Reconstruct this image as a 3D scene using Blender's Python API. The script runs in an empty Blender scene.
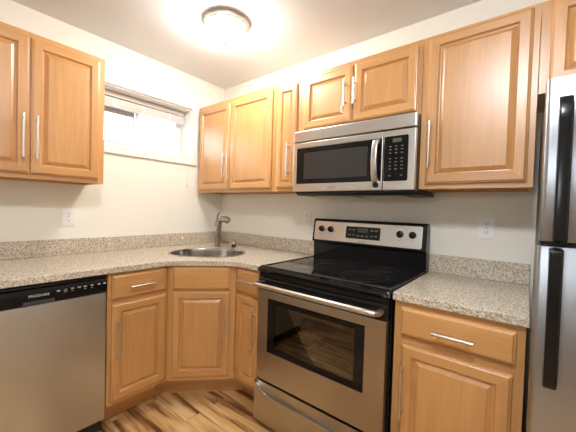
import bpy, bmesh, math, random
from mathutils import Vector, Matrix
from mathutils.geometry import tessellate_polygon

PI = math.pi
SC = bpy.context.scene
COL = SC.collection

# ------------------------------------------------------------------ camera
cam_d = bpy.data.cameras.new('camera')
cam = bpy.data.objects.new('camera', cam_d)
COL.objects.link(cam)
YAW, PITCH, ROLL, FPX = math.radians(128.59966), math.radians(-1.40676), math.radians(1.67789), 300.239
F = Vector((math.cos(PITCH)*math.cos(YAW), math.cos(PITCH)*math.sin(YAW), math.sin(PITCH)))
R0 = F.cross(Vector((0, 0, 1))).normalized()
U0 = R0.cross(F)
R1 = R0*math.cos(ROLL) + U0*math.sin(ROLL)
U1 = -R0*math.sin(ROLL) + U0*math.cos(ROLL)
B1 = -F
cam.matrix_world = Matrix(((R1.x, U1.x, B1.x, 2.36208), (R1.y, U1.y, B1.y, -1.91116),
                           (R1.z, U1.z, B1.z, 1.25671), (0, 0, 0, 1)))
cam_d.sensor_width = 36.0
cam_d.lens = FPX*36.0/576.0
cam_d.clip_start = 0.02
SC.camera = cam

# ------------------------------------------------------------------ world, light, exposure
world = bpy.data.worlds.new('world')
SC.world = world
world.use_nodes = True
wb = world.node_tree.nodes['Background']
wb.inputs[0].default_value = (0.86, 0.93, 1.0, 1)
wb.inputs[1].default_value = 6.5
LAMP_STRENGTH = 83.0
LAMP_COLOR = (1.0, 0.96, 0.885, 1)
FILL_LAMP_STRENGTH = 128.0  # unseen ceiling lamp added for overhead fill
FILL_LAMP_COLOR = (0.94, 0.97, 1.0, 1)

def area(name, loc, direction, sx, sy, power, color):
    d = bpy.data.lights.new(name, 'AREA')
    d.shape = 'RECTANGLE'; d.size = sx; d.size_y = sy; d.energy = power; d.color = color
    o = bpy.data.objects.new(name, d); COL.objects.link(o)
    o.location = loc
    o.rotation_euler = Vector(direction).to_track_quat('-Z', 'Y').to_euler()
    return o
# daylight lamp, added unseen outside the made-up rear window
area('daylight_fill', (1.75, -5.98, 1.87), (0, 1, -0.08), 1.1, 0.5, 6.0, (0.90, 0.95, 1.0))

vs = SC.view_settings
SC.display_settings.display_device = 'sRGB'
vs.view_transform = 'Standard'
vs.look = 'None'
vs.exposure = 0.36
vs.gamma = 1.0
vs.use_curve_mapping = False

# ------------------------------------------------------------------ materials
def newmat(name):
    m = bpy.data.materials.new(name); m.use_nodes = True
    nt = m.node_tree
    return m, nt, nt.nodes['Principled BSDF']

def N(nt, typ, **kw):
    n = nt.nodes.new(typ)
    for k, v in kw.items(): setattr(n, k, v)
    return n

def plain(name, col, rough=0.5, metal=0.0, spec=None, var=0.0, vscale=20.0, bump=0.0):
    m, nt, b = newmat(name)
    b.inputs['Roughness'].default_value = rough
    b.inputs['Metallic'].default_value = metal
    if spec is not None: b.inputs['Specular IOR Level'].default_value = spec
    tc = N(nt, 'ShaderNodeTexCoord'); no = N(nt, 'ShaderNodeTexNoise')
    no.inputs['Scale'].default_value = vscale; no.inputs['Detail'].default_value = 3
    nt.links.new(tc.outputs['Object'], no.inputs['Vector'])
    cr = N(nt, 'ShaderNodeValToRGB')
    cr.color_ramp.elements[0].position = 0.3; cr.color_ramp.elements[1].position = 0.7
    cr.color_ramp.elements[0].color = tuple(c*(1-var) for c in col[:3]) + (1,)
    cr.color_ramp.elements[1].color = tuple(min(1, c*(1+var)) for c in col[:3]) + (1,)
    nt.links.new(no.outputs['Fac'], cr.inputs['Fac'])
    nt.links.new(cr.outputs['Color'], b.inputs['Base Color'])
    if bump:
        bp = N(nt, 'ShaderNodeBump'); bp.inputs['Strength'].default_value = bump; bp.inputs['Distance'].default_value = 0.002
        nt.links.new(no.outputs['Fac'], bp.inputs['Height']); nt.links.new(bp.outputs['Normal'], b.inputs['Normal'])
    return m

def emit(name, col, strength, base=(0.9, 0.88, 0.84, 1)):
    m, nt, b = newmat(name)
    b.inputs['Base Color'].default_value = base
    b.inputs['Emission Color'].default_value = col
    b.inputs['Emission Strength'].default_value = strength
    return m

def wood(name, axis, dark=(0.52, 0.252, 0.080), light=(0.66, 0.338, 0.114), rough=0.34):
    """maple with the grain along one local axis"""
    m, nt, b = newmat(name)
    tc = N(nt, 'ShaderNodeTexCoord'); oi = N(nt, 'ShaderNodeObjectInfo')
    add = N(nt, 'ShaderNodeVectorMath', operation='ADD')
    mul = N(nt, 'ShaderNodeMath', operation='MULTIPLY'); mul.inputs[1].default_value = 37.0
    nt.links.new(oi.outputs['Random'], mul.inputs[0])
    nt.links.new(tc.outputs['Object'], add.inputs[0]); nt.links.new(mul.outputs[0], add.inputs[1])
    mp = N(nt, 'ShaderNodeMapping')
    s = {'X': (1.6, 30, 30), 'Z': (30, 30, 1.6)}[axis]
    mp.inputs['Scale'].default_value = s
    nt.links.new(add.outputs[0], mp.inputs['Vector'])
    fine = N(nt, 'ShaderNodeTexNoise'); fine.inputs['Scale'].default_value = 2.2; fine.inputs['Detail'].default_value = 6; fine.inputs['Distortion'].default_value = 0.6
    nt.links.new(mp.outputs[0], fine.inputs['Vector'])
    mp2 = N(nt, 'ShaderNodeMapping')
    mp2.inputs['Scale'].default_value = {'X': (0.8, 7, 7), 'Z': (7, 7, 0.8)}[axis]
    nt.links.new(add.outputs[0], mp2.inputs['Vector'])
    blot = N(nt, 'ShaderNodeTexNoise'); blot.inputs['Scale'].default_value = 1.3; blot.inputs['Detail'].default_value = 3
    nt.links.new(mp2.outputs[0], blot.inputs['Vector'])
    mx = N(nt, 'ShaderNodeMath', operation='MULTIPLY_ADD'); mx.inputs[1].default_value = 0.5
    nt.links.new(fine.outputs['Fac'], mx.inputs[0])
    half = N(nt, 'ShaderNodeMath', operation='MULTIPLY'); half.inputs[1].default_value = 0.5
    nt.links.new(blot.outputs['Fac'], half.inputs[0]); nt.links.new(half.outputs[0], mx.inputs[2])
    cr = N(nt, 'ShaderNodeValToRGB')
    cr.color_ramp.elements[0].position = 0.33; cr.color_ramp.elements[0].color = dark + (1,)
    cr.color_ramp.elements[1].position = 0.66; cr.color_ramp.elements[1].color = light + (1,)
    nt.links.new(mx.outputs[0], cr.inputs['Fac'])
    hsv = N(nt, 'ShaderNodeHueSaturation')
    mr = N(nt, 'ShaderNodeMapRange'); mr.inputs['To Min'].default_value = 0.93; mr.inputs['To Max'].default_value = 1.06
    nt.links.new(oi.outputs['Random'], mr.inputs['Value']); nt.links.new(mr.outputs[0], hsv.inputs['Value'])
    nt.links.new(cr.outputs['Color'], hsv.inputs['Color'])
    nt.links.new(hsv.outputs['Color'], b.inputs['Base Color'])
    b.inputs['Roughness'].default_value = rough
    b.inputs['Coat Weight'].default_value = 1.0
    b.inputs['Coat Roughness'].default_value = 0.36
    return m

def granite(name):
    m, nt, b = newmat(name)
    tc = N(nt, 'ShaderNodeTexCoord')
    n1 = N(nt, 'ShaderNodeTexNoise'); n1.inputs['Scale'].default_value = 115; n1.inputs['Detail'].default_value = 4; n1.inputs['Roughness'].default_value = 0.65
    n2 = N(nt, 'ShaderNodeTexNoise'); n2.inputs['Scale'].default_value = 160; n2.inputs['Detail'].default_value = 2
    v = N(nt, 'ShaderNodeTexVoronoi'); v.inputs['Scale'].default_value = 120
    for n in (n1, n2, v): nt.links.new(tc.outputs['Object'], n.inputs['Vector'])
    c1 = N(nt, 'ShaderNodeValToRGB')
    e = c1.color_ramp.elements
    e[0].position = 0.36; e[0].color = (0.30, 0.23, 0.16, 1)
    e[1].position = 0.66; e[1].color = (0.78, 0.71, 0.59, 1)
    k = e.new(0.47); k.color = (0.57, 0.49, 0.385, 1)
    k = e.new(0.56); k.color = (0.69, 0.61, 0.49, 1)
    nt.links.new(n1.outputs['Fac'], c1.inputs['Fac'])
    c2 = N(nt, 'ShaderNodeValToRGB')
    c2.color_ramp.elements[0].position = 0.36; c2.color_ramp.elements[0].color = (1, 1, 1, 1)
    c2.color_ramp.elements[1].position = 0.41; c2.color_ramp.elements[1].color = (0, 0, 0, 1)
    nt.links.new(n2.outputs['Fac'], c2.inputs['Fac'])
    mx = N(nt, 'ShaderNodeMixRGB'); mx.inputs['Color2'].default_value = (0.13, 0.095, 0.07, 1)
    f = N(nt, 'ShaderNodeMath', operation='MULTIPLY'); f.inputs[1].default_value = 0.62
    nt.links.new(c2.outputs['Color'], f.inputs[0]); nt.links.new(f.outputs[0], mx.inputs['Fac'])
    nt.links.new(c1.outputs['Color'], mx.inputs['Color1'])
    c3 = N(nt, 'ShaderNodeValToRGB')
    c3.color_ramp.elements[0].position = 0.0; c3.color_ramp.elements[0].color = (1.22, 1.2, 1.18, 1)
    c3.color_ramp.elements[1].position = 0.35; c3.color_ramp.elements[1].color = (1, 1, 1, 1)
    nt.links.new(v.outputs['Distance'], c3.inputs['Fac'])
    m2 = N(nt, 'ShaderNodeMixRGB', blend_type='MULTIPLY'); m2.inputs['Fac'].default_value = 1
    nt.links.new(mx.outputs['Color'], m2.inputs['Color1']); nt.links.new(c3.outputs['Color'], m2.inputs['Color2'])
    nt.links.new(m2.outputs['Color'], b.inputs['Base Color'])
    b.inputs['Roughness'].default_value = 0.22
    return m

def steel(name, col, axis='X', rough=0.30, streak=0.03, bump=0.0):
    """brushed metal with streaks along one local axis"""
    m, nt, b = newmat(name)
    b.inputs['Metallic'].default_value = 1.0
    b.inputs['Base Color'].default_value = tuple(col) + (1,)
    tc = N(nt, 'ShaderNodeTexCoord'); mp = N(nt, 'ShaderNodeMapping')
    mp.inputs['Scale'].default_value = {'X': (3, 420, 420), 'Z': (420, 420, 3)}[axis]
    no = N(nt, 'ShaderNodeTexNoise'); no.inputs['Scale'].default_value = 1.0; no.inputs['Detail'].default_value = 3
    nt.links.new(tc.outputs['Object'], mp.inputs['Vector']); nt.links.new(mp.outputs[0], no.inputs['Vector'])
    mr = N(nt, 'ShaderNodeMapRange'); mr.inputs['To Min'].default_value = rough-streak*0.5; mr.inputs['To Max'].default_value = rough+streak*0.5
    nt.links.new(no.outputs['Fac'], mr.inputs['Value']); nt.links.new(mr.outputs[0], b.inputs['Roughness'])
    bp = N(nt, 'ShaderNodeBump'); bp.inputs['Strength'].default_value = bump; bp.inputs['Distance'].default_value = 0.0005
    nt.links.new(no.outputs['Fac'], bp.inputs['Height']); nt.links.new(bp.outputs['Normal'], b.inputs['Normal'])
    return m

def floor_mat(name):
    m, nt, b = newmat(name)
    tc = N(nt, 'ShaderNodeTexCoord')
    br = N(nt, 'ShaderNodeTexBrick'); br.offset = 0.37; br.offset_frequency = 2
    br.inputs['Scale'].default_value = 1.0
    br.inputs['Brick Width'].default_value = 0.85; br.inputs['Row Height'].default_value = 0.102
    br.inputs['Mortar Size'].default_value = 0.0009; br.inputs['Mortar Smooth'].default_value = 0.2
    br.inputs['Color1'].default_value = (0, 0, 0, 1); br.inputs['Color2'].default_value = (1, 1, 1, 1)
    br.inputs['Mortar'].default_value = (0.5, 0.5, 0.5, 1)
    nt.links.new(tc.outputs['Object'], br.inputs['Vector'])
    mp = N(nt, 'ShaderNodeMapping'); mp.inputs['Scale'].default_value = (1.5, 16, 1)
    nt.links.new(tc.outputs['Object'], mp.inputs['Vector'])
    w = N(nt, 'ShaderNodeMath', operation='MULTIPLY'); w.inputs[1].default_value = 9.0
    nt.links.new(br.outputs['Color'], w.inputs[0])
    no = N(nt, 'ShaderNodeTexNoise', noise_dimensions='4D')
    no.inputs['Scale'].default_value = 1.25; no.inputs['Detail'].default_value = 4; no.inputs['Roughness'].default_value = 0.5; no.inputs['Distortion'].default_value = 0.9
    nt.links.new(mp.outputs[0], no.inputs['Vector']); nt.links.new(w.outputs[0], no.inputs['W'])
    mxf = N(nt, 'ShaderNodeMath', operation='MULTIPLY_ADD'); mxf.inputs[1].default_value = 0.86
    q = N(nt, 'ShaderNodeMath', operation='MULTIPLY'); q.inputs[1].default_value = 0.15
    nt.links.new(br.outputs['Color'], q.inputs[0])
    nt.links.new(no.outputs['Fac'], mxf.inputs[0]); nt.links.new(q.outputs[0], mxf.inputs[2])
    cr = N(nt, 'ShaderNodeValToRGB'); e = cr.color_ramp.elements
    e[0].position = 0.37; e[0].color = (0.13, 0.052, 0.018, 1)
    e[1].position = 0.66; e[1].color = (0.74, 0.51, 0.25, 1)
    k = e.new(0.45); k.color = (0.32, 0.15, 0.052, 1)
    k = e.new(0.51); k.color = (0.54, 0.305, 0.115, 1)
    k = e.new(0.58); k.color = (0.66, 0.41, 0.175, 1)
    nt.links.new(mxf.outputs[0], cr.inputs['Fac'])
    mx = N(nt, 'ShaderNodeMixRGB'); mx.inputs['Color2'].default_value = (0.12, 0.06, 0.025, 1)
    ff = N(nt, 'ShaderNodeMath', operation='MULTIPLY'); ff.inputs[1].default_value = 0.7
    nt.links.new(br.outputs['Fac'], ff.inputs[0]); nt.links.new(ff.outputs[0], mx.inputs['Fac'])
    nt.links.new(cr.outputs['Color'], mx.inputs['Color1'])
    nt.links.new(mx.outputs['Color'], b.inputs['Base Color'])
    b.inputs['Roughness'].default_value = 0.35
    return m

def glass(name, tint, gloss=0.08, rough=0.02):
    """thin pane: tinted straight transmission plus a clear coat of reflection"""
    m, nt, b = newmat(name)
    nt.nodes.remove(b)
    out = nt.nodes['Material Output']
    t = N(nt, 'ShaderNodeBsdfTransparent'); t.inputs[0].default_value = tuple(tint) + (1,)
    g = N(nt, 'ShaderNodeBsdfGlossy'); g.inputs['Roughness'].default_value = rough
    fr = N(nt, 'ShaderNodeFresnel'); fr.inputs['IOR'].default_value = 1.5
    mx = N(nt, 'ShaderNodeMixShader')
    ad = N(nt, 'ShaderNodeMath', operation='ADD'); ad.inputs[1].default_value = gloss; ad.use_clamp = True
    nt.links.new(fr.outputs[0], ad.inputs[0]); nt.links.new(ad.outputs[0], mx.inputs['Fac'])
    nt.links.new(t.outputs[0], mx.inputs[1]); nt.links.new(g.outputs[0], mx.inputs[2])
    nt.links.new(mx.outputs[0], out.inputs['Surface'])
    return m

M = {}
M['wall'] = plain('cream_paint', (0.88, 0.845, 0.76), 0.6, var=0.012, vscale=3, bump=0.02)
M['ceiling'] = plain('ceiling_paint', (0.80, 0.82, 0.84), 0.8, var=0.012, vscale=3)
M['trim'] = plain('white_gloss_paint', (0.86, 0.85, 0.82), 0.35, var=0.01)
M['wood_v'] = wood('maple_upright_grain', 'Z')
M['wood_h'] = wood('maple_level_grain', 'X')
M['granite'] = granite('speckled_granite')
M['floor'] = floor_mat('hickory_planks')
M['steel'] = steel('brushed_steel', (0.60, 0.575, 0.54), 'X', 0.30)
M['steel_light'] = steel('pale_brushed_steel', (0.72, 0.70, 0.67), 'X', 0.28)
M['steel_fridge'] = steel('fridge_steel', (0.41, 0.43, 0.46), 'X', 0.29, 0.0, 0.0)
M['steel_washer'] = steel('dishwasher_steel', (0.60, 0.62, 0.64), 'X', 0.32)
M['steel_range'] = steel('range_steel', (0.47, 0.43, 0.38), 'X', 0.28)
M['nickel'] = steel('brushed_nickel', (0.72, 0.69, 0.64), 'Z', 0.30)
M['faucet'] = steel('faucet_nickel', (0.38, 0.35, 0.30), 'Z', 0.27)
M['chrome'] = plain('polished_chrome', (0.78, 0.77, 0.75), 0.12, 1.0, var=0.01)
M['basin'] = steel('sink_steel', (0.50, 0.475, 0.44), 'X', 0.20)
M['oven_handle'] = steel('oven_handle_steel', (0.60, 0.54, 0.48), 'X', 0.36)
M['black'] = plain('black_enamel', (0.007, 0.007, 0.0075), 0.16, spec=0.35, var=0.05)
M['black_matt'] = plain('matt_black_plastic', (0.018, 0.017, 0.017), 0.45, var=0.08, vscale=60)
M['black_glass'] = plain('black_ceramic_glass', (0.008, 0.008, 0.009), 0.06, var=0.05)
M['panel_black'] = plain('glossy_black_panel', (0.006, 0.006, 0.0065), 0.10, spec=0.32, var=0.05)
M['mesh_window'] = plain('dotted_microwave_glass', (0.034, 0.031, 0.028), 0.10, var=0.15, vscale=400)
M['ring'] = plain('burner_ring_print', (0.065, 0.063, 0.06), 0.12, var=0.05)
M['white_plastic'] = plain('white_plastic', (0.90, 0.90, 0.88), 0.35, var=0.01)
M['slot'] = plain('dark_slot', (0.05, 0.045, 0.04), 0.6, var=0.05)
M['print'] = plain('pale_print', (0.62, 0.61, 0.59), 0.5, var=0.02)
M['print_mid'] = plain('mid_print', (0.36, 0.36, 0.35), 0.5, var=0.02)
M['print_grey'] = plain('grey_print', (0.16, 0.155, 0.15), 0.5, var=0.02)
M['print_dim'] = plain('dim_print', (0.13, 0.13, 0.125), 0.5, var=0.02)
M['display'] = emit('green_display', (0.30, 0.42, 0.10, 1), 0.12, (0.02, 0.025, 0.015, 1))
M['display_off'] = plain('grey_green_display', (0.05, 0.055, 0.045), 0.15, var=0.05)
M['oven_inside'] = plain('oven_enamel', (0.16, 0.12, 0.09), 0.4, var=0.2, vscale=12)
M['oven_glass'] = glass('oven_door_glass', (0.72, 0.66, 0.60), 0.04, 0.02)
M['pane'] = glass('clear_pane', (0.97, 0.98, 0.98), 0.0, 0.0)
M['sash_grey'] = plain('grey_aluminium', (0.52, 0.52, 0.53), 0.5, 0.0, var=0.03)
M['vinyl'] = plain('white_vinyl', (0.84, 0.83, 0.80), 0.4, var=0.01)
M['blind'] = plain('white_blind', (0.72, 0.69, 0.65), 0.5, var=0.02)
M['cabinet_under'] = wood('maple_underside', 'X', (0.50, 0.32, 0.17), (0.66, 0.46, 0.27), 0.5)
M['lamp'] = emit('lit_opal_glass', LAMP_COLOR, LAMP_STRENGTH)
M['fill_lamp'] = emit('fill_lamp_glass', FILL_LAMP_COLOR, FILL_LAMP_STRENGTH)  # glow of the added fill lamp

# ------------------------------------------------------------------ mesh helpers
class MB:
    def __init__(s): s.bm = bmesh.new(); s.mi = 0
    def face(s, vs):
        try:
            f = s.bm.faces.new(vs); f.material_index = s.mi; return f
        except ValueError:
            return None
    def box(s, x0, x1, y0, y1, z0, z1):
        v = [s.bm.verts.new(p) for p in ((x0,y0,z0),(x1,y0,z0),(x1,y1,z0),(x0,y1,z0),(x0,y0,z1),(x1,y0,z1),(x1,y1,z1),(x0,y1,z1))]
        for q in ((3,2,1,0),(4,5,6,7),(0,1,5,4),(1,2,6,5),(2,3,7,6),(3,0,4,7)): s.face([v[i] for i in q])
        return s
    def loft(s, loops, cap0=True, cap1=True, closed=True):
        L = [[s.bm.verts.new(p) for p in lp] for lp in loops]
        n = len(L[0])
        for a, b in zip(L, L[1:]):
            for i in range(n if closed else n-1):
                j = (i+1) % n
                s.face([a[i], a[j], b[j], b[i]])
        if cap0: s.face(list(reversed(L[0])))
        if cap1: s.face(L[-1])
        return s
    def lathe(s, prof, c=(0,0,0), axis='Z', n=32, cap0=True, cap1=True):
        loops = []
        for r, h in prof:
            lp = []
            for i in range(n):
                a = 2*PI*i/n; u, w = r*math.cos(a), r*math.sin(a)
                if axis == 'Z': p = (c[0]+u, c[1]+w, c[2]+h)
                elif axis == 'Y': p = (c[0]+u, c[1]-h, c[2]+w)      # h grows towards -Y
                else: p = (c[0]+h, c[1]+u, c[2]+w)
                lp.append(p)
            loops.append(lp)
        return s.loft(loops, cap0, cap1)
    def tube(s, pts, r, n=12):
        pts = [Vector(p) for p in pts]
        rad = r if isinstance(r, (list, tuple)) else [r]*len(pts)
        loops = []; up = None
        for i, p in enumerate(pts):
            t = (pts[min(i+1, len(pts)-1)] - pts[max(i-1, 0)]).normalized()
            if up is None:
                up = t.orthogonal().normalized()
            else:
                up = (up - t*up.dot(t)).normalized()
            w = t.cross(up)
            loops.append([p + (up*math.cos(2*PI*k/n) + w*math.sin(2*PI*k/n))*rad[i] for k in range(n)])
        return s.loft(loops)
    def prism(s, poly, a0, a1, plane='XY'):
        def P(u, w, a):
            return {'XY': (u, w, a), 'XZ': (u, a, w), 'YZ': (a, u, w)}[plane]
        return s.loft([[P(u, w, a0) for u, w in poly], [P(u, w, a1) for u, w in poly]])
    def build(s, name, mats, parent=None, loc=(0,0,0), rot=(0,0,0), bevel=0.0, seg=2, smooth=False, angle=40):
        bm = s.bm
        bmesh.ops.recalc_face_normals(bm, faces=bm.faces)
        if bevel:
            es = [e for e in bm.edges if len(e.link_faces) == 2 and e.calc_face_angle(0) > math.radians(angle)]
            bmesh.ops.bevel(bm, geom=es, offset=bevel, segments=seg, profile=0.6, affect='EDGES', clamp_overlap=True)
        me = bpy.data.meshes.new(name)
        bm.to_mesh(me); bm.free()
        if not isinstance(mats, (list, tuple)): mats = [mats]
        for m in mats: me.materials.append(m)
        if smooth:
            me.shade_smooth()
            try: me.set_sharp_from_angle(angle=math.radians(38))
            except Exception: pass
        o = bpy.data.objects.new(name, me); COL.objects.link(o)
        if parent: o.parent = parent
        o.location = loc; o.rotation_euler = rot
        return o

def bx(name, dims, mat, parent=None, bevel=0.0, **kw):
    return MB().box(*dims).build(name, mat, parent, bevel=bevel, **kw)

def thing(name, label, cat, loc=(0,0,0), rz=0.0, group=None):
    o = bpy.data.objects.new(name, None); COL.objects.link(o)
    o.empty_display_size = 0.1
    o.location = loc; o.rotation_euler = (0, 0, rz)
    o['label'] = label; o['category'] = cat
    if group: o['group'] = group
    return o

def tag(o, label, cat, group=None):
    o['label'] = label; o['category'] = cat
    if group: o['group'] = group
    return o

def struct(o):
    o['kind'] = 'structure'; return o

def instance(src, parent, loc):
    c = src.copy(); COL.objects.link(c); c.parent = parent; c.location = loc
    return c

def lettering(name, text, size, parent, loc, rot, mat):
    cu = bpy.data.curves.new(name, 'FONT'); cu.body = text; cu.size = size
    cu.align_x = 'CENTER'; cu.align_y = 'CENTER'; cu.extrude = 0.0004
    t = bpy.data.objects.new(name, cu); COL.objects.link(t)
    dg = bpy.context.evaluated_depsgraph_get()
    me = bpy.data.meshes.new_from_object(t.evaluated_get(dg))
    bpy.data.objects.remove(t); me.name = name
    me.materials.clear(); me.materials.append(mat)
    o = bpy.data.objects.new(name, me); COL.objects.link(o)
    o.parent = parent; o.location = loc; o.rotation_euler = rot
    return o

def rrect(x0, x1, z0, z1, r, n=5):
    pts = []
    for cx, cz, a0 in ((x1-r, z0+r, -PI/2), (x1-r, z1-r, 0), (x0+r, z1-r, PI/2), (x0+r, z0+r, PI)):
        for k in range(n+1):
            a = a0 + PI/2*k/n
            pts.append((cx+r*math.cos(a), cz+r*math.sin(a)))
    return pts

# ------------------------------------------------------------------ room shell
H = 2.405
XR, YF = 3.45, -5.8
T = 0.2
struct(bx('floor', (-T, XR+T, YF-T, T, -0.06, 0.0), M['floor']))
struct(bx('ceiling', (-T, XR+T, YF-T, T, H, H+0.1), M['ceiling']))
struct(bx('wall_back', (-T, XR+T, 0, T, 0, H), M['wall']))
struct(bx('wall_right', (XR, XR+T, YF, 0, 0, H), M['wall']))
WY0, WY1, WZ0, WZ1 = -1.12, -0.36, 1.688, 2.107      # kitchen window opening
m = MB()
m.box(-T, 0, YF, WY0, 0, H); m.box(-T, 0, WY1, 0, 0, H)
m.box(-T, 0, WY0, WY1, 0, WZ0); m.box(-T, 0, WY0, WY1, WZ1, H)
struct(m.build('wall_left', M['wall']))
FX0, FX1, FZ0, FZ1 = 1.2, 2.3, 1.62, 2.12            # opening added in the unseen rear wall to let in fill
m = MB()
m.box(-T, FX0, YF-T, YF, 0, H); m.box(FX1, XR+T, YF-T, YF, 0, H)
m.box(FX0, FX1, YF-T, YF, 0, FZ0); m.box(FX0, FX1, YF-T, YF, FZ1, H)
struct(m.build('wall_front', M['wall']))
m = MB()
for a in ((FX0-.07, FX0, FZ0-.07, FZ1+.07), (FX1, FX1+.07, FZ0-.07, FZ1+.07), (FX0, FX1, FZ1, FZ1+.07), (FX0, FX1, FZ0-.07, FZ0), ((FX0+FX1)/2-.02, (FX0+FX1)/2+.02, FZ0, FZ1)):
    m.box(a[0], a[1], YF, YF+0.02, a[2], a[3])
struct(m.build('added_window', M['trim']))  # unseen window trim, made up around the fill opening

# kitchen window: casing, reveal, frame, two sliding sashes
win = bpy.data.objects.new('window_1', None); COL.objects.link(win); struct(win)
win.location = (0, (WY0+WY1)/2, WZ0)
oy, oz = (WY0+WY1)/2, WZ0
def wbox(m, x0, x1, y0, y1, z0, z1): m.box(x0, x1, y0-oy, y1-oy, z0-oz, z1-oz)
cw = 0.047
m = MB()
wbox(m, 0.0, 0.02, WY0-cw, WY0, WZ0-0.07, WZ1+0.05); wbox(m, 0.0, 0.02, WY1, WY1+cw, WZ0-0.07, WZ1+0.05)
wbox(m, 0.0, 0.02, WY0, WY1, WZ1, WZ1+0.05); wbox(m, 0.0, 0.02, WY0, WY1, WZ0-0.07, WZ0)
m.build('casing', M['trim'], win, bevel=0.003)
m = MB()
rt = 0.008
wbox(m, -0.195, 0.0, WY0, WY0+rt, WZ0, WZ1); wbox(m, -0.195, 0.0, WY1-rt, WY1, WZ0, WZ1)
wbox(m, -0.195, 0.0, WY0, WY1, WZ1-rt, WZ1); wbox(m, -0.195, 0.0, WY0, WY1, WZ0, WZ0+rt)
m.build('reveal', M['trim'], win)
a0, a1, b0, b1 = WY0+rt, WY1-rt, WZ0+rt, WZ1-rt
m = MB()
wbox(m, -0.194, -0.162, a0, a0+.022, b0, b1); wbox(m, -0.194, -0.162, a1-.022, a1, b0, b1)
wbox(m, -0.194, -0.162, a0, a1, b1-.03, b1); wbox(m, -0.194, -0.162, a0, a1, b0, b0+.03)
m.build('frame', M['vinyl'], win, bevel=0.002)
def sash(name, y0, y1, x0, x1, mat, wl, wr, wt, wb):
    m = MB()
    wbox(m, x0, x1, y0, y0+wl, b0+.03, b1-.03); wbox(m, x0, x1, y1-wr, y1, b0+.03, b1-.03)
    wbox(m, x0, x1, y0+wl, y1-wr, b1-.03-wt, b1-.03); wbox(m, x0, x1, y0+wl, y1-wr, b0+.03, b0+.03+wb)
    s_ = m.build(name, mat, win, bevel=0.002)
    m = MB(); xm = (x0+x1)/2
    wbox(m, xm-.002, xm+.002, y0+wl, y1-wr, b0+.03+wb, b1-.03-wt)
    m.build('pane', M['pane'], s_)
sash('sash', a0+.022, -0.775, -0.190, -0.178, M['sash_grey'], .020, .012, .112, .016)
sash('sash', -0.775, a1-.022, -0.176, -0.164, M['vinyl'], .030, .030, .030, .030)

# ------------------------------------------------------------------ cabinets
DT = 0.019      # door thickness
def door_mesh(w, h, panel=True):
    """raised-panel door (or slab drawer front) centred on its bottom edge, front towards -Y"""
    m = MB(); t = DT
    st = min(0.045, w*0.22)
    prof = [(0, 0), (0, -t+.008), (.002, -t+.005), (.007, -t+.0035), (.010, -t+.0005), (.012, -t)]
    if panel:
        bw = .027 if w > .2 else .020
        prof += [(st, -t), (st+.001, -t+.004), (st+.006, -t+.0115), (st+.010, -t+.0125), (st+.0105, -t+.0115), (st+bw, -t+.0025), (st+bw+.0008, -t+.0012), (st+bw+.003, -t+.001)]
    loops = []
    for ins, y in prof:
        loops.append([m.bm.verts.new(p) for p in ((-w/2+ins, y, ins), (w/2-ins, y, ins), (w/2-ins, y, h-ins), (-w/2+ins, y, h-ins))])
    for k, (a, b) in enumerate(zip(loops, loops[1:])):
        for i in range(4):
            j = (i+1) % 4
            f = m.face([a[i], a[j], b[j], b[i]])
            if panel and i in (0, 2) and k < 8: f.material_index = 1
    m.mi = 0
    m.face(list(reversed(loops[0]))); m.face(loops[-1])
    return m

def bar_handle(name, length, parent, loc, vertical=True, proud=0.032):
    """round bar pull standing on two posts; loc is on the surface it is screwed to"""
    m = MB(); r = 0.006; h = length/2; q = h-0.024
    if vertical:
        m.tube([(0, -proud, -h), (0, -proud, h)], r, 12)
        for z in (-q, q): m.tube([(0, 0, z), (0, -proud, z)], 0.0045, 8)
    else:
        m.tube([(-h, -proud, 0), (h, -proud, 0)], r, 12)
        for x in (-q, q): m.tube([(x, 0, 0), (x, -proud, 0)], 0.0045, 8)
    return m.build(name, M['nickel'], parent, loc, smooth=True)

def add_door(root, x0, x1, z0, z1, yf, hx=None, hz=None, hl=0.225, name='door', rot=0.0, org=None):
    """door in the root's frame; yf = local y of the frame it lies on"""
    loc = ((x0+x1)/2, yf-0.0005, z0)
    o = door_mesh(x1-x0, z1-z0, True).build(name, [M['wood_v'], M['wood_h']], root, loc)
    if hx is not None:
        bar_handle('handle', hl, o, (hx-loc[0], -DT, hz-z0))
    return o

def add_drawer(root, x0, x1, z0, z1, yf, hx=None, hz=None, hl=0.14):
    loc = ((x0+x1)/2, yf-0.0005, z0)
    o = door_mesh(x1-x0, z1-z0, False).build('drawer', M['wood_h'], root, loc)
    if hx is not None:
        bar_handle('handle', hl, o, (hx-loc[0], -DT, hz-z0), vertical=False)
    return o

def face_frame(root, w, z0, z1, depth, stiles, rails, mids=()):
    """stiles (left, right), rails [(z0, z1)] and mid stiles [(x0, x1)] around the openings"""
    m = MB(); y0, y1 = -depth, -depth+0.019
    m.box(0, stiles[0], y0, y1, z0, z1); m.box(w-stiles[1], w, y0, y1, z0, z1)
    for a in mids: m.box(a[0], a[1], y0, y1, rails[0][1], rails[-1][0])
    m.mi = 1
    for a, b in rails: m.box(stiles[0], w-stiles[1], y0, y1, a, b)
    return m.build('face_frame', [M['wood_v'], M['wood_h']], root, bevel=0.0008, seg=1)

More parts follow.
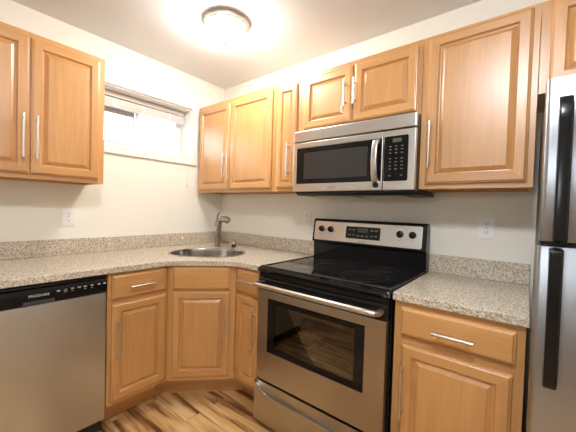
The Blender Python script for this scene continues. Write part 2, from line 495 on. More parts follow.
def upper_cabinet(name, label, loc, rz, w, z0, z1, depth, doors, group, mids=(), stiles=(0.036, 0.036)):
    r = thing(name, label, 'cabinet', (loc[0], loc[1], z0), rz, group)
    h = z1-z0
    m = MB()
    g = 0.0008
    m.box(g, 0.016, -depth+0.019, -0.001, 0, h); m.box(w-0.016, w-g, -depth+0.019, -0.001, 0, h)
    m.box(0.016, w-0.016, -0.010, -0.001, 0, h)
    m.box(0.016, w-0.016, -depth+0.019, -0.010, h-0.016, h)
    m.mi = 1
    m.box(0.016, w-0.016, -depth+0.019, -0.010, 0.014, 0.030)
    m.build('carcass', [M['wood_v'], M['cabinet_under']], r)
    face_frame(r, w-2*g, 0, h, depth, stiles, [(0, 0.036), (h-0.036, h)], mids).location.x = g
    for d in doors:
        x0, x1, a, b = d[:4]
        add_door(r, x0, x1, a-z0, b-z0, -depth, d[4] if len(d) > 4 else None, (d[5]-z0) if len(d) > 5 else None, d[6] if len(d) > 6 else 0.225)
    return r

def base_cabinet(name, label, loc, rz, w, depth, doors, drawers, group, stiles=(0.03, 0.03), zt=0.878, zb=0.142, toe=0.115):
    r = thing(name, label, 'cabinet', (loc[0], loc[1], 0), rz, group)
    g = 0.0008
    m = MB()
    m.box(g, 0.016, -depth+0.019, -0.02, zb, zt); m.box(w-0.016, w-g, -depth+0.019, -0.02, zb, zt)
    m.box(0.016, w-0.016, -0.032, -0.02, zb, zt)
    m.box(0.016, w-0.016, -depth+0.019, -0.032, zb, zb+0.016)
    m.box(0.016, w-0.016, -depth+0.019, -0.032, zt-0.012, zt)
    m.build('carcass', M['wood_v'], r)
    bx('toe_kick', (g, w-g, -depth+toe, -0.03, 0.0, zb), M['wood_h'], r)
    face_frame(r, w-2*g, zb, zt, depth, stiles, [(zb, zb+0.032), (0.70, 0.735), (zt-0.024, zt)]).location.x = g
    for d in doors: add_door(r, *d[:4], -depth, *(d[4:]))
    for d in drawers: add_drawer(r, *d[:4], -depth, *(d[4:]))
    return r

UP = 'maple wall cabinets'; BASE = 'maple base cabinets'
UD = 0.296
UB, UT = 1.3755, 2.1335
upper_cabinet('wall_cabinet', 'maple wall cabinet with two doors in the corner beside the window', (0.022, 0, 0), 0, 0.914, UB, UT, UD,
    [(0.024, 0.436, 1.398, 2.100, 0.396, 1.580), (0.446, 0.890, 1.398, 2.100, 0.453, 1.580)], UP, mids=((0.42, 0.46),))
upper_cabinet('narrow_wall_cabinet', 'narrow single door maple wall cabinet just left of the microwave', (0.937, 0, 0), 0, 0.221, UB, UT, UD,
    [(0.032, 0.196, 1.398, 2.096, 0.148, 1.585)], UP, stiles=(0.04, 0.03))
upper_cabinet('short_wall_cabinet', 'short maple wall cabinet with two doors directly above the microwave', (1.158, 0, 0), 0, 0.762, 1.7535, UT, UD,
    [(0.032, 0.376, 1.774, 2.104, 0.342, 1.938, 0.15), (0.390, 0.740, 1.774, 2.104, 0.402, 1.938, 0.15)], UP, mids=((0.362, 0.402),))
upper_cabinet('wide_door_wall_cabinet', 'maple wall cabinet with one wide door above the right hand counter', (1.920, 0, 0), 0, 0.455, UB, UT, UD,
    [(0.031, 0.432, 1.399, 2.118, 0.052, 1.590)], UP)
upper_cabinet('fridge_wall_cabinet', 'short maple wall cabinet above the refrigerator', (2.375, 0, 0), 0, 0.80, 1.759, UT, UD,
    [(0.032, 0.394, 1.785, 2.122, 0.362, 1.90, 0.15), (0.404, 0.768, 1.785, 2.122, 0.436, 1.90, 0.15)], UP, mids=((0.38, 0.42),))
upper_cabinet('wall_cabinet', 'maple wall cabinet with two doors above the dishwasher on the window wall', (0, -1.885, 0), PI/2, 0.713, UB, 2.1345, 0.305,
    [(0.030, 0.354, 1.401, 2.106, 0.326, 1.592), (0.361, 0.682, 1.401, 2.106, 0.382, 1.590)], UP, mids=((0.338, 0.376),))

# base cabinets
BD = 0.610
base_cabinet('base_cabinet', 'maple base cabinet with drawer and door between dishwasher and corner sink', (0, -1.256, 0), PI/2, 0.344, BD,
    [(0.020, 0.332, 0.166, 0.708, 0.046, 0.514, 0.225)], [(0.018, 0.331, 0.733, 0.866, 0.172, 0.795)], BASE, stiles=(0.030, 0.026))
base_cabinet('narrow_base_cabinet', 'narrow maple base cabinet squeezed between corner sink cabinet and range', (0.911, 0, 0), 0, 0.243, BD,
    [(0.024, 0.222, 0.166, 0.708, 0.196, 0.525, 0.225)], [(0.024, 0.222, 0.728, 0.866, 0.137, 0.805, 0.15)], BASE, stiles=(0.03, 0.03))
base_cabinet('base_cabinet', 'maple base cabinet with drawer and door between range and refrigerator', (1.929, 0, 0), 0, 0.445, BD,
    [(0.036, 0.414, 0.164, 0.704, 0.050, 0.516, 0.225)], [(0.029, 0.420, 0.741, 0.857, 0.228, 0.790)], BASE, stiles=(0.034, 0.034))

# diagonal corner sink cabinet
cor = thing('corner_sink_cabinet', 'diagonal maple corner cabinet with plain false drawer under the sink', 'cabinet', (0, 0, 0), 0, BASE)
P0, P1 = (BD, -0.910), (0.910, -BD)
zb, zt = 0.142, 0.878
m = MB()
m.box(0.025, BD-0.014, -0.9095, -0.894, zb, zt); m.box(0.894, 0.9095, -BD+0.014, -0.025, zb, zt)
m.prism([(0.025, -0.894), (BD-0.02, -0.894), (0.894, -BD+0.02), (0.894, -0.025), (0.025, -0.025)], zb, zb+0.016)
m.build('carcass', M['wood_v'], cor)
m = MB()
s2 = math.sqrt(0.5)
fw = math.dist(P0, P1)
cx, cy = (P0[0]+P1[0])/2, (P0[1]+P1[1])/2
y0, y1 = 0, 0.019
hw = fw/2 - 0.0008
# frame in a frame turned 45 degrees, front towards local -Y
m.box(-hw, -hw+.042, y0, y1, zb, zt); m.box(hw-.042, hw, y0, y1, zb, zt); m.mi = 1
for a, b in ((zb, zb+.032), (0.70, 0.735), (zt-.024, zt)): m.box(-hw+.042, hw-.042, y0, y1, a, b)
ff = m.build('face_frame', [M['wood_v'], M['wood_h']], cor, (cx, cy, 0), (0, 0, PI/4), bevel=0.0008, seg=1)
def diag_part(o, x, z, off=0.0005):
    o.location = (cx + s2*x + s2*off, cy + s2*x - s2*off, z); o.rotation_euler = (0, 0, PI/4); return o
dd = diag_part(door_mesh(0.356, 0.551).build('door', [M['wood_v'], M['wood_h']], cor), 0.0, 0.168)
bar_handle('handle', 0.225, dd, (0.147, -DT, 0.52-0.168))
diag_part(door_mesh(0.352, 0.140, False).build('false_drawer', M['wood_h'], cor), 0.0, 0.731)
tk = 0.108
m = MB(); m.box(-0.279, 0.279, 0, 0.012, 0, zb)
t_ = m.build('toe_kick', M['wood_h'], cor); diag_part(t_, 0, 0, -tk)
kx = BD-0.115
bx('toe_kick', (kx-0.012, kx, -0.9095, -0.872, 0, zb), M['wood_h'], cor)
bx('toe_kick', (0.872, 0.9095, -kx, -kx+0.012, 0, zb), M['wood_h'], cor)

# ------------------------------------------------------------------ countertops
CZ0, CZ1 = 0.8805, 0.914
SKX, SKY, SKA, SKB = 0.525, -0.545, 0.262, 0.205     # sink centre and half axes (long axis runs wall to wall)
def sink_loop(a, b, z, n=48, e=2.35):
    pts = []
    for i in range(n):
        t = 2*PI*i/n
        u = a*math.copysign(abs(math.cos(t))**(2/e), math.cos(t)); v = b*math.copysign(abs(math.sin(t))**(2/e), math.sin(t))
        pts.append((s2*u + s2*v, s2*u - s2*v, z))
    return pts

def slab(outer, hole, z0, z1):
    m = MB(); bm = m.bm
    loops = [outer] + ([hole] if hole else [])
    flat = [p for l in loops for p in l]
    tris = tessellate_polygon([[Vector((p[0], p[1], 0)) for p in l] for l in loops])
    top = [bm.verts.new((p[0], p[1], z1)) for p in flat]; bot = [bm.verts.new((p[0], p[1], z0)) for p in flat]
    for t in tris:
        m.face([top[i] for i in t]); m.face([bot[i] for i in reversed(t)])
    k = 0
    for l in loops:
        n = len(l)
        for i in range(n):
            j = (i+1) % n
            m.face([top[k+i], top[k+j], bot[k+j], bot[k+i]])
        k += n
    return m

def fillet(p, c, q, d, n=6):
    p, c, q = Vector(p), Vector(c), Vector(q)
    a = c + (p-c).normalized()*d; b = c + (q-c).normalized()*d
    return [tuple((1-t)**2*a + 2*t*(1-t)*c + t*t*b) for t in [i/n for i in range(n+1)]]

CF = 0.632
c1, c2 = (CF, -0.924), (0.924, -CF)
outer = [(0.0, -1.891), (CF, -1.891)] + fillet((CF, -1.891), c1, c2, 0.07) + fillet(c1, c2, (1.1505, -CF), 0.07) + [(1.1505, -CF), (1.1505, 0.0), (0.0, 0.0)]
hole = [(SKX+p[0], SKY+p[1]) for p in sink_loop(SKA, SKB, 0)]
ct = thing('countertop', 'long speckled beige granite countertop wrapping the corner with the sink', 'countertop', (0, 0, CZ0), 0, 'granite countertops')
slab(outer, hole, 0, CZ1-CZ0).build('worktop', M['granite'], ct, bevel=0.004, seg=2, angle=60)
bz0, bz1 = CZ1-CZ0+0.0002, 1.016-CZ0
bx('backsplash', (0.0005, 0.02, -1.891, -0.0005, bz0, bz1), M['granite'], ct, bevel=0.002, seg=1)
bx('backsplash', (0.0203, 1.1505, -0.02, -0.0005, bz0, bz1), M['granite'], ct, bevel=0.002, seg=1)
ct2 = thing('countertop', 'short speckled granite countertop between range and refrigerator', 'countertop', (1.923, 0, CZ0), 0, 'granite countertops')
slab([(0, -0.628), (0.4585, -0.628), (0.4585, 0), (0, 0)], None, 0, CZ1-CZ0).build('worktop', M['granite'], ct2, bevel=0.004, seg=2, angle=60)
bx('backsplash', (0.0, 0.4585, -0.02, -0.0005, bz0, bz1), M['granite'], ct2, bevel=0.002, seg=1)

# end panel that carries the far end of the long counter
tag(bx('end_panel', (0.02, 0.605, -1.889, -1.871, 0, 0.879), M['wood_v']), 'tall maple end panel closing the far side of the dishwasher', 'panel')

# ------------------------------------------------------------------ sink and faucet
sk = thing('sink', 'oval stainless steel sink set in the corner countertop', 'sink', (SKX, SKY, CZ1))
m = MB()
g = 0.0015
m.loft([sink_loop(SKA+.016, SKB+.016, 0.0006), sink_loop(SKA+.012, SKB+.012, 0.0032), sink_loop(SKA-.004, SKB-.004, 0.0030), sink_loop(SKA-g-.004, SKB-g-.004, -0.002)], False, False)
m.build('rim', M['basin'], sk, smooth=True)
m = MB()
prof = [(0.0, -0.002), (0.002, -0.02), (0.006, -0.08), (0.016, -0.125), (0.04, -0.15), (0.08, -0.158), (0.165, -0.162)]
m.loft([sink_loop(SKA-g-.004-i, SKB-g-.004-i, z) for i, z in prof], False, True)
m.build('basin', M['basin'], sk, smooth=True)
MB().lathe([(0.042, 0), (0.042, 0.003), (0.030, 0.003), (0.026, 0.0005)], (0, 0, -0.1615), n=24).build('drain', M['chrome'], sk, smooth=True)

fa = thing('faucet', 'single lever brushed nickel faucet behind the corner sink', 'faucet', (0.300, -0.285, CZ1+0.0005))
MB().lathe([(0.033, 0), (0.033, 0.006), (0.029, 0.010), (0.024, 0.012)], n=28).build('base', M['faucet'], fa, smooth=True)
m = MB()
path = [(0, 0, 0.010), (0.001, 0, 0.06), (0.006, 0, 0.11), (0.013, 0, 0.15), (0.024, -0.002, 0.19), (0.036, -0.005, 0.218)]
m.tube(path, [0.0245, 0.0215, 0.0205, 0.0205, 0.021, 0.0215], 18)
m.build('body', M['faucet'], fa, smooth=True)
m = MB()
m.tube([(0.014, 0.0, 0.214), (0.034, -0.004, 0.226), (0.064, -0.010, 0.236), (0.100, -0.017, 0.240), (0.138, -0.024, 0.238), (0.160, -0.028, 0.232), (0.168, -0.030, 0.226)], [0.013, 0.020, 0.023, 0.026, 0.0285, 0.028, 0.020], 18)
m.build('spray_head', M['faucet'], fa, smooth=True)
m = MB()
m.tube([(-0.012, 0.0, 0.165), (-0.014, 0, 0.195), (-0.013, 0.002, 0.222)], [0.012, 0.017, 0.012], 14)
m.tube([(-0.013, 0.002, 0.215), (-0.014, 0.004, 0.245), (-0.006, 0.006, 0.272), (0.014, 0.008, 0.298)], [0.011, 0.0085, 0.007, 0.005], 12)
m.build('lever', M['faucet'], fa, smooth=True)

ss = thing('sink_strainer', 'small chrome sink strainer with black collar on counter beside faucet', 'strainer', (0.462, -0.243, CZ1+0.0005))
MB().lathe([(0.036, 0), (0.038, 0.004), (0.030, 0.010), (0.016, 0.014), (0.016, 0.018)], n=28).build('flange', M['chrome'], ss, smooth=True)
MB().lathe([(0.0195, 0), (0.0195, 0.012), (0.017, 0.014)], (0, 0, 0.0165), n=24).build('collar', M['black_matt'], ss, smooth=True)
MB().lathe([(0.008, 0), (0.010, 0.005), (0.009, 0.011), (0.005, 0.015), (0.001, 0.016)], (0, 0, 0.030), n=24).build('knob', M['chrome'], ss, smooth=True)

dab = MB().lathe([(0.010, 0), (0.0105, 0.005), (0.007, 0.010), (0.001, 0.012)], (0, 0, 0), 'X', n=14).build('white_speck', M['white_plastic'], None, (0.02, -0.4445, 0.972), smooth=True)  # small round white bump on the backsplash
tag(dab, 'tiny white speck on the granite backsplash left of the faucet', 'speck')

# ------------------------------------------------------------------ outlets
def outlet(label, loc, rz, duplex=True):
    r = thing('wall_outlet', label, 'outlet', loc, rz, 'white wall outlets')
    MB().prism(rrect(-0.036, 0.036, -0.058, 0.058, 0.004), -0.0055, -0.0003, 'XZ').build('cover_plate', M['white_plastic'], r, bevel=0.0015, seg=2)
    if duplex:
        for z in (-0.021, 0.021):
            o = MB().prism(rrect(-0.0165, 0.0165, z-0.014, z+0.014, 0.010), -0.0075, -0.0056, 'XZ').build('receptacle', M['white_plastic'], r)
            m = MB()
            m.box(-0.0075, -0.0052, -0.0081, -0.0076, z-0.003, z+0.006); m.box(0.0052, 0.0075, -0.0081, -0.0076, z-0.003, z+0.006)
            m.lathe([(0.0024, 0), (0.0024, 0.0004)], (0, -0.0077, z-0.0085), 'Y', n=10)
            m.build('slots', M['slot'], o)
    else:
        MB().prism(rrect(-0.0165, 0.0165, -0.033, 0.033, 0.003), -0.0075, -0.0056, 'XZ').build('rocker', M['white_plastic'], r, bevel=0.001, seg=1)
    MB().lathe([(0.003, 0), (0.0025, 0.001)], (0, -0.0056, 0 if duplex else 0.048), 'Y', n=10).build('screw', M['slot'], r)
    return r
outlet('white duplex wall outlet on the wall above the short counter', (2.193, 0, 1.184), 0)
outlet('white wall outlet between the corner and the back of the range', (1.030, 0, 1.187), 0)
outlet('white wall outlet half hidden behind the top of the range', (1.653, 0, 1.170), 0)
outlet('white wall outlet on the window wall under the double cabinet', (0, -1.269, 1.160), PI/2)

# ------------------------------------------------------------------ ceiling lights
def ceiling_light(label, x, y, mat, r0=0.152):
    t = thing('ceiling_light', label, 'ceiling light', (x, y, H), 0)
    k = r0/0.152
    MB().lathe([(0.150*k, -0.0005), (0.152*k, -0.012), (0.146*k, -0.020), (0.146*k, -0.030), (0.137*k, -0.036), (0.128*k, -0.036), (0.126*k, -0.028)], n=56, cap1=False).build('base_ring', M['nickel'], t, smooth=True)
    prof = [(0.126*k, -0.034)]
    for i in range(1, 12):
        a = PI/2*i/12
        prof.append((0.126*k*math.cos(a), -0.034 - 0.094*math.sin(a)))
    prof.append((0.004, -0.128))
    MB().lathe(prof, n=56).build('glass_dome', mat, t, smooth=True)
    MB().lathe([(0.013, -0.127), (0.014, -0.133), (0.007, -0.138), (0.010, -0.146), (0.001, -0.153)], n=16).build('finial', M['faucet'], t, smooth=True)
    return t
ceiling_light('round flush ceiling light with lit glass dome and nickel ring', 0.854, -0.689, M['lamp'], 0.137)
ceiling_light('second flush ceiling light, unseen, added above the camera for fill', 2.25, -1.80, M['fill_lamp'])  # extra lamp out of view, added to brighten from above the camera

# ------------------------------------------------------------------ dishwasher
dw = thing('dishwasher', 'stainless steel dishwasher with black control panel under the long counter', 'dishwasher', (0, -1.869, 0), PI/2)
W = 0.606
bx('body', (0.004, W-0.004, -0.585, -0.04, 0.02, 0.872), M['black_matt'], dw)
m = MB()
m.prism([(-0.627, 0.100), (-0.629, 0.45), (-0.627, 0.782), (-0.59, 0.782), (-0.59, 0.100)], 0.004, W-0.004, 'YZ')
m.build('door', M['steel_washer'], dw, bevel=0.003)
m = MB()
m.prism([(-0.59, 0.786), (-0.632, 0.786), (-0.640, 0.800), (-0.641, 0.842), (-0.630, 0.858), (-0.59, 0.860)], 0.004, W-0.004, 'YZ')
cp = m.build('control_panel', M['panel_black'], dw, bevel=0.003)
bx('handle_recess', (0.262, 0.376, -0.6425, -0.636, 0.788, 0.806), M['slot'], cp, bevel=0.002)
bx('trim_strip', (0.004, W-0.004, -0.632, -0.60, 0.864, 0.874), M['black'], dw, bevel=0.002)
lettering('lettering', 'FRIGIDAIRE', 0.0150, cp, (0.318, -0.6414, 0.829), (PI/2, 0, 0), M['print'])
key = MB().prism(rrect(-0.007, 0.007, -0.0035, 0.0035, 0.0015), -0.0012, 0.0, 'XZ').build('button', M['print_mid'], cp, (0.390, -0.6405, 0.836))
for x in (0.446, 0.474, 0.500, 0.530, 0.562, 0.588):
    instance(key, cp, (x, -0.6405, 0.838))
MB().prism(rrect(-0.007, 0.007, -0.011, 0.006, 0.0015), -0.0012, 0.0, 'XZ').build('indicator_panel', M['print_dim'], cp, (0.418, -0.6405, 0.835))
for x in (0.446, 0.500, 0.530):
    MB().box(-0.005, 0.005, -0.0012, 0, -0.001, 0.001).build('marking', M['print_mid'], cp, (x, -0.6405, 0.826))
bx('toe_panel', (0.006, W-0.006, -0.53, -0.50, 0.0, 0.096), M['black_matt'], dw)

# ------------------------------------------------------------------ range
X0, X1 = 1.157, 1.918
RW = X1-X0
rg = thing('electric_range', 'stainless steel and black electric range with glass cooktop', 'range', (X0, 0, 0))
m = MB()
# body as a shell so that the oven is hollow
m.box(0, 0.03, -0.612, -0.03, 0.03, 0.885); m.box(RW-0.03, RW, -0.612, -0.03, 0.03, 0.885)
m.box(0.03, RW-0.03, -0.05, -0.03, 0.03, 0.885); m.box(0.03, RW-0.03, -0.612, -0.05, 0.80, 0.885)
m.box(0.03, RW-0.03, -0.612, -0.05, 0.03, 0.29)
m.build('body', M['black'], rg)
m = MB()
m.box(0.031, 0.07, -0.611, -0.10, 0.291, 0.799); m.box(RW-0.07, RW-0.031, -0.611, -0.10, 0.291, 0.799)
m.box(0.07, RW-0.07, -0.13, -0.10, 0.291, 0.799); m.box(0.07, RW-0.07, -0.611, -0.13, 0.291, 0.32); m.box(0.07, RW-0.07, -0.611, -0.13, 0.76, 0.799)
m.build('oven_cavity', M['oven_inside'], rg)
for zr in (0.47, 0.60):
    m = MB()
    for y in (-0.585, -0.47, -0.36, -0.25, -0.15): m.tube([(0.072, y, zr), (RW-0.072, y, zr)], 0.004, 6)
    for i in range(22):
        x = 0.09 + (RW-0.18)*i/21
        m.tube([(x, -0.595, zr+0.004), (x, -0.14, zr+0.004)], 0.002, 5)
    m.build('oven_rack', M['chrome'], rg)
# cooktop
m = MB()
m.prism([(-0.652, 0.886), (-0.664, 0.893), (-0.669, 0.905), (-0.664, 0.915), (-0.645, 0.9195), (-0.07, 0.9195), (-0.07, 0.886)], 0.0, RW, 'YZ')
top = m.build('cooktop', M['black_glass'], rg, bevel=0.003)
m = MB()
for a in ((0.0, 0.016, -0.642, -0.08), (RW-0.016, RW, -0.642, -0.08), (0.016, RW-0.016, -0.642, -0.622), (0.016, RW-0.016, -0.095, -0.08)):
    m.box(*a, 0.9185, 0.9235)
m.build('rim', M['black'], top, bevel=0.002)
def ring_mesh(r, w):
    m = MB(); m.lathe([(r-w, 0.0), (r-w, 0.0005), (r, 0.0005), (r, 0.0)], n=56, cap0=False, cap1=False); return m
for x, y, r in ((0.205, -0.47, 0.095), (0.555, -0.455, 0.120), (0.195, -0.225, 0.075), (0.56, -0.205, 0.085)):
    o = ring_mesh(r, 0.003).build('burner_ring', M['ring'], top, (x, y, 0.9196))
    ring_mesh(r*0.62, 0.002).build('inner_ring', M['ring'], top, (x, y, 0.9196))
# apron under the cooktop
bx('apron', (0.002, RW-0.002, -0.650, -0.612, 0.864, 0.884), M['black'], rg, bevel=0.002)
# oven door with window opening
def frame_slab(m, x0, x1, z0, z1, a0, a1, b0, b1, y0, y1, r=0.0):
    """slab with a rectangular hole a0..a1 x b0..b1"""
    o = [(x0, z0), (x1, z0), (x1, z1), (x0, z1)]; h = [(a0, b0), (a1, b0), (a1, b1), (a0, b1)]
    bm = m.bm
    of = [bm.verts.new((x, y0, z)) for x, z in o]; hf = [bm.verts.new((x, y0, z)) for x, z in h]
    ob = [bm.verts.new((x, y1, z)) for x, z in o]; hb = [bm.verts.new((x, y1, z)) for x, z in h]
    for i in range(4):
        j = (i+1) % 4
        m.face([of[i], of[j], hf[j], hf[i]]); m.face([ob[j], ob[i], hb[i], hb[j]])
        m.face([of[j], of[i], ob[i], ob[j]]); m.face([hf[i], hf[j], hb[j], hb[i]])
    return m
WX0, WX1, WZa, WZb = 1.235-X0, 1.816-X0, 0.443, 0.747
dr = frame_slab(MB(), 0.003, RW-0.007, 0.276, 0.788, WX0, WX1, WZa, WZb, -0.660, -0.616).build('oven_door', M['steel_range'], rg, bevel=0.003)
frame_slab(MB(), WX0, WX1, WZa, WZb, WX0+0.052, WX1-0.048, WZa+0.028, WZb-0.028, -0.659, -0.650).build('window_border', M['panel_black'], dr, bevel=0.001, seg=1)
bx('oven_window', (WX0+0.052, WX1-0.048, -0.656, -0.652, WZa+0.028, WZb-0.028), M['oven_glass'], dr)
m = MB()
m.prism([(-0.616, 0.7885), (-0.659, 0.7885), (-0.659, 0.852), (-0.652, 0.860), (-0.616, 0.860)], 0.003, RW-0.003, 'YZ')
m.build('top_trim', M['black'], dr, bevel=0.003)
pts = [(0.012, -0.657, 0.826), (0.012, -0.690, 0.826), (0.022, -0.706, 0.827), (0.06, -0.712, 0.828)]
pts += [(x, -0.714, 0.828) for x in (0.2, 0.38, 0.56)] + [(RW-0.06-.02, -0.712, 0.828), (RW-0.022-.02, -0.706, 0.827), (RW-0.012-.02, -0.690, 0.826), (RW-0.012-.02, -0.657, 0.826)]
m = MB(); m.tube(pts, 0.0135, 14)
m.build('handle', M['oven_handle'], dr, smooth=True)
# storage drawer
sd = bx('storage_drawer', (0.003, RW-0.007, -0.656, -0.616, 0.042, 0.260), M['steel_range'], rg, bevel=0.003)
n = 36
xa, xb = 0.012, RW-0.016
arc = [(xa + (xb-xa)*i/n, 0.252 - 0.050*(1-abs(2*i/n-1)**7)) for i in range(n+1)]
poly = [(0.003, 0.040), (RW-0.007, 0.040), (RW-0.007, 0.261), (xb+0.001, 0.261)] + arc[::-1] + [(xa-0.001, 0.261), (0.003, 0.261)]
m = MB(); bm = m.bm
tris = tessellate_polygon([[Vector((p[0], p[1], 0)) for p in poly]])
fr = [bm.verts.new((p[0], -0.676, p[1])) for p in poly]; bk = [bm.verts.new((p[0], -0.6562, p[1])) for p in poly]
for t in tris: m.face([fr[k] for k in t]); m.face([bk[k] for k in reversed(t)])
for k in range(len(poly)):
    q = (k+1) % len(poly); m.face([fr[k], fr[q], bk[q], bk[k]])
m.build('front_panel', M['steel_range'], sd, bevel=0.003, seg=2, angle=55)
for x in (0.05, RW-0.05):
    for y in (-0.56, -0.10):
        MB().lathe([(0.018, 0), (0.018, 0.03)], (x, y, 0), n=12).build('foot', M['black_matt'], rg)
# backguard
m = MB()
m.prism([(-0.085, 0.918), (-0.090, 1.026), (-0.112, 1.034), (-0.092, 1.182), (-0.080, 1.193), (-0.030, 1.193), (-0.022, 1.16), (-0.022, 0.90), (-0.085, 0.90)], -0.002, RW+0.004, 'YZ')
bg = m.build('backguard', M['black'], rg, bevel=0.004)
# control panel lies on the tilted face
tilt = math.atan2(0.020, 0.148)
pc = Vector((RW/2, -0.1022, 1.109))
cpn = MB().prism(rrect(-0.366, 0.362, -0.064, 0.067, 0.012), -0.004, 0.0, 'XZ').build('control_panel', M['steel_light'], rg, pc, (-tilt, 0, 0), bevel=0.0015)
dsp = MB().prism(rrect(-0.118, 0.116, -0.036, 0.043, 0.006), -0.0065, -0.0042, 'XZ').build('display_panel', M['panel_black'], cpn, bevel=0.001)
MB().prism(rrect(-0.034, 0.034, 0.006, 0.034, 0.002), -0.0072, -0.0066, 'XZ').build('display', M['display_off'], cpn)
kb = MB().prism(rrect(-0.009, 0.009, -0.004, 0.004, 0.0015), -0.0072, -0.0066, 'XZ').build('touch_key', M['print_grey'], cpn, (-0.09, 0, 0.022))
for x, z in ((-0.062, 0.022), (-0.09, -0.012), (-0.062, -0.012), (0.062, 0.022), (0.09, 0.022), (0.062, -0.012), (0.09, -0.012), (-0.03, -0.016), (0.0, -0.016), (0.03, -0.016)):
    instance(kb, cpn, (x, 0, z))
lettering('lettering', 'FRIGIDAIRE', 0.0115, cpn, (-0.005, -0.0042, -0.053), (PI/2, 0, 0), M['print_grey'])
kn = MB()
kn.lathe([(0.021, 0), (0.021, 0.004), (0.017, 0.006), (0.0155, 0.020), (0.013, 0.022)], (0, 0, 0), 'Y', n=24)
kn.box(-0.0035, 0.0035, -0.028, -0.020, -0.015, 0.015)
k0 = kn.build('knob', M['black'], cpn, (1.230-X0-RW/2, -0.0042, 0.014), smooth=True)
for x in (1.302, 1.773, 1.846): instance(k0, cpn, (x-X0-RW/2, -0.0042, 0.014))
tk_ = MB().box(-0.005, 0.005, -0.0046, -0.0041, -0.0015, 0.0015).build('marking', M['print_grey'], cpn, (1.230-X0-RW/2, 0, -0.022))
for x, z in ((1.302, -0.022), (1.773, -0.022), (1.846, -0.022), (1.81, 0.045)): instance(tk_, cpn, (x-X0-RW/2, 0, z))

# ------------------------------------------------------------------ microwave
mw = thing('microwave', 'stainless steel over the range microwave with black window', 'microwave', (1.161, 0, 1.345))
MZ = 1.345
MWW = 0.758
bx('body', (0, MWW, -0.340, -0.003, 1.366-MZ, 1.7515-MZ), M['black_matt'], mw, bevel=0.002)
bx('vent_grille', (0, MWW, -0.368, -0.3405, 1.683-MZ, 1.7505-MZ), M['steel_light'], mw, bevel=0.004)
DX = 0.593
dr = frame_slab(MB(), 0.0, DX, 1.368-MZ, 1.675-MZ, 0.028, 0.586, 1.416-MZ, 1.641-MZ, -0.368, -0.3405).build('door', M['steel_light'], mw, bevel=0.003)
MB().prism(rrect(0.0285, 0.5855, 1.4165-MZ, 1.6405-MZ, 0.004), -0.3665, -0.345, 'XZ').build('window', M['panel_black'], dr)
MB().prism(rrect(0.084, 0.508, 1.446-MZ, 1.610-MZ, 0.008), -0.3672, -0.3667, 'XZ').build('mesh_screen', M['mesh_window'], dr)
m = MB()
ptsh = [(-0.366, 1.402), (-0.398, 1.412), (-0.412, 1.45), (-0.417, 1.52), (-0.412, 1.59), (-0.398, 1.628), (-0.366, 1.640)]
n = len(ptsh)
outerp = [(y, z-MZ) for y, z in ptsh]
innerp = [(-0.366, 1.424), (-0.385, 1.430), (-0.397, 1.46), (-0.401, 1.52), (-0.397, 1.582), (-0.385, 1.612), (-0.366, 1.618)]
innerp = [(y, z-MZ) for y, z in innerp]
poly = outerp + innerp[::-1]
m.prism(poly, 0.548, 0.577, 'YZ')
m.build('handle', M['steel_light'], dr, bevel=0.005, seg=3, smooth=True)
MB().lathe([(0.014, 0), (0.014, 0.012)], (0.562, -0.368, 1.396-MZ), 'Y', n=16).build('release_button', M['black'], dr)
lettering('lettering', 'FRIGIDAIRE', 0.0115, dr, (0.288, -0.3684, 1.391-MZ), (PI/2, 0, 0), M['print_grey'])
cpm = bx('control_panel', (DX+0.005, MWW, -0.368, -0.3405, 1.368-MZ, 1.675-MZ), M['steel_light'], mw, bevel=0.003)
MB().prism(rrect(0.601, 0.724, 1.414-MZ, 1.645-MZ, 0.008), -0.3705, -0.3682, 'XZ').build('keypad', M['panel_black'], cpm, bevel=0.001)
MB().prism(rrect(0.645, 0.690, 1.612-MZ, 1.632-MZ, 0.002), -0.3712, -0.3706, 'XZ').build('display', M['display'], cpm)
kk = MB().prism(rrect(-0.006, 0.006, -0.0025, 0.0025, 0.001), -0.3711, -0.3706, 'XZ').build('key', M['print_dim'], cpm, (0.634, 0, 1.592-MZ))
first = True
for z in (1.592, 1.576, 1.558, 1.530, 1.512, 1.494, 1.476, 1.442):
    for x in (0.634, 0.664, 0.694):
        if first: first = False; continue
        if z == 1.442 and x == 0.664: continue
        instance(kk, cpm, (x, 0, z-MZ))
m = MB()
m.prism([(-0.325, 0.0), (-0.345, 0.012), (-0.345, 0.0205), (-0.012, 0.0205), (-0.012, 0.0)], 0.012, 0.768, 'YZ')
bp_ = m.build('bottom_plate', M['black_matt'], mw, bevel=0.002)
m = MB()
for x0 in (0.10, 0.42):
    m.box(x0, x0+0.24, -0.24, -0.06, -0.003, 0.0005)
m.build('grease_filter', M['steel'], bp_)

# ------------------------------------------------------------------ refrigerator
fx = 2.388
fg = thing('refrigerator', 'stainless steel top freezer refrigerator with long black handles', 'refrigerator', (fx, 0, 0))
FW = 0.757
bx('cabinet', (0.006, FW-0.006, -0.690, -0.04, 0.03, 1.640), M['black_matt'], fg, bevel=0.004)
def fridge_door(name, z0, z1, dx):
    r = 0.014
    pts = []
    for cx_, cy_, a0 in ((r, -0.760+r, PI), (FW-r, -0.760+r, 1.5*PI)):
        for k in range(7):
            a = a0 + PI/2*k/6
            pts.append((cx_+r*math.cos(a), cy_+r*math.sin(a)))
    pts += [(FW, -0.697), (0, -0.697)]
    o = MB().prism(pts, z0, z1, 'XY').build(name, M['steel_fridge'], fg, bevel=0.003, seg=2, angle=60, smooth=True)
    o.location.x = dx
    return o
fz = fridge_door('freezer_door', 1.184, 1.655, 0.002)
fl = fridge_door('fridge_door', 0.065, 1.170, -0.004)
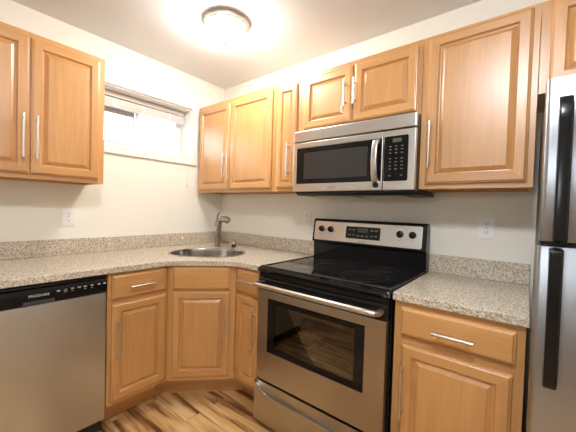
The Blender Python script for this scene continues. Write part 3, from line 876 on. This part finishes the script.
def fridge_handle(parent, z0, z1, square_top):
    """long bar standing off the door; the end next to the other door is cut square"""
    cut = [(-0.759, 0.0), (-0.816, 0.0), (-0.824, 0.008), (-0.824, 0.07)]
    rnd = [(-0.759, 0.0), (-0.786, 0.0), (-0.806, 0.010), (-0.819, 0.032), (-0.824, 0.075)]
    lo, hi = (rnd, cut) if square_top else (cut, rnd)
    pts = [(y, z0+d) for y, d in lo] + [(y, z1-d) for y, d in hi[::-1]]
    pts += [(-0.759, z1-0.05), (-0.788, z1-0.07), (-0.788, z0+0.07), (-0.759, z0+0.05)]
    return MB().prism(pts, 0.028, 0.058, 'YZ').build('handle', M['black'], parent, bevel=0.007, seg=3, smooth=True)
fridge_handle(fz, 1.186, 1.592, False)
fridge_handle(fl, 0.768, 1.168, True)
bx('gasket', (0.008, FW-0.008, -0.697, -0.690, 0.07, 1.645), M['black_matt'], fg)
bx('base_grille', (0.01, FW-0.01, -0.74, -0.6905, 0.012, 0.060), M['black_matt'], fg)
for x in (0.06, FW-0.06):
    for y in (-0.64, -0.08):
        MB().lathe([(0.02, 0), (0.02, 0.03)], (x, y, 0), n=12).build('foot', M['black_matt'], fg)

# ------------------------------------------------------------------ window blind
by0, by1 = WY0+rt+0.006, WY1-rt-0.006
bl = thing('window_blind', 'white slatted blind pulled up to the top of the window', 'blind', (-0.118, (by0+by1)/2, 1.99))
bw = (by1-by0)/2
bx('headrail', (-0.02, 0.02, -bw, bw, 2.060-1.99, 2.0945-1.99), M['blind'], bl, bevel=0.003)
sl = MB().prism([(-0.024, 0.0), (0.0, 0.0015), (0.024, 0.0), (0.024, 0.0058), (0.0, 0.0073), (-0.024, 0.0058)], -bw, bw, 'XZ').build('slat', M['blind'], bl, (0, 0, 0.013), (0, 0, 0))
# prism runs along Y in the XZ plane
for i in range(1, 7): instance(sl, bl, (0, 0, 0.013 + 0.0066*i))
bx('bottom_rail', (-0.024, 0.024, -bw, bw, -0.003, 0.010), M['blind'], bl, bevel=0.003)
MB().tube([(0.026, -bw+0.055, 0.07), (0.027, -bw+0.055, -0.19)], 0.003, 8).build('wand', M['white_plastic'], bl, smooth=True)
for y in (-bw+0.14, 0.0, bw-0.14):
    bx('ladder_tape', (0.0235, 0.0245, y-0.006, y+0.006, 0.0, 0.058), M['white_plastic'], bl)

cy_ = -0.405-(by0+by1)/2
MB().tube([(0.026, cy_-0.02, 0.075), (0.060, cy_-0.01, -0.05), (0.135, cy_, -0.262), (0.1435, cy_, -0.30), (0.1435, cy_, -0.365), (0.1405, cy_, -0.55)], 0.0016, 6).build('pull_cord', M['white_plastic'], bl, smooth=True)
MB().lathe([(0.002, 0.0), (0.005, -0.008), (0.006, -0.026), (0.003, -0.030)], (0.1405, cy_, -0.545), n=12).build('cord_tassel', M['white_plastic'], bl, smooth=True)
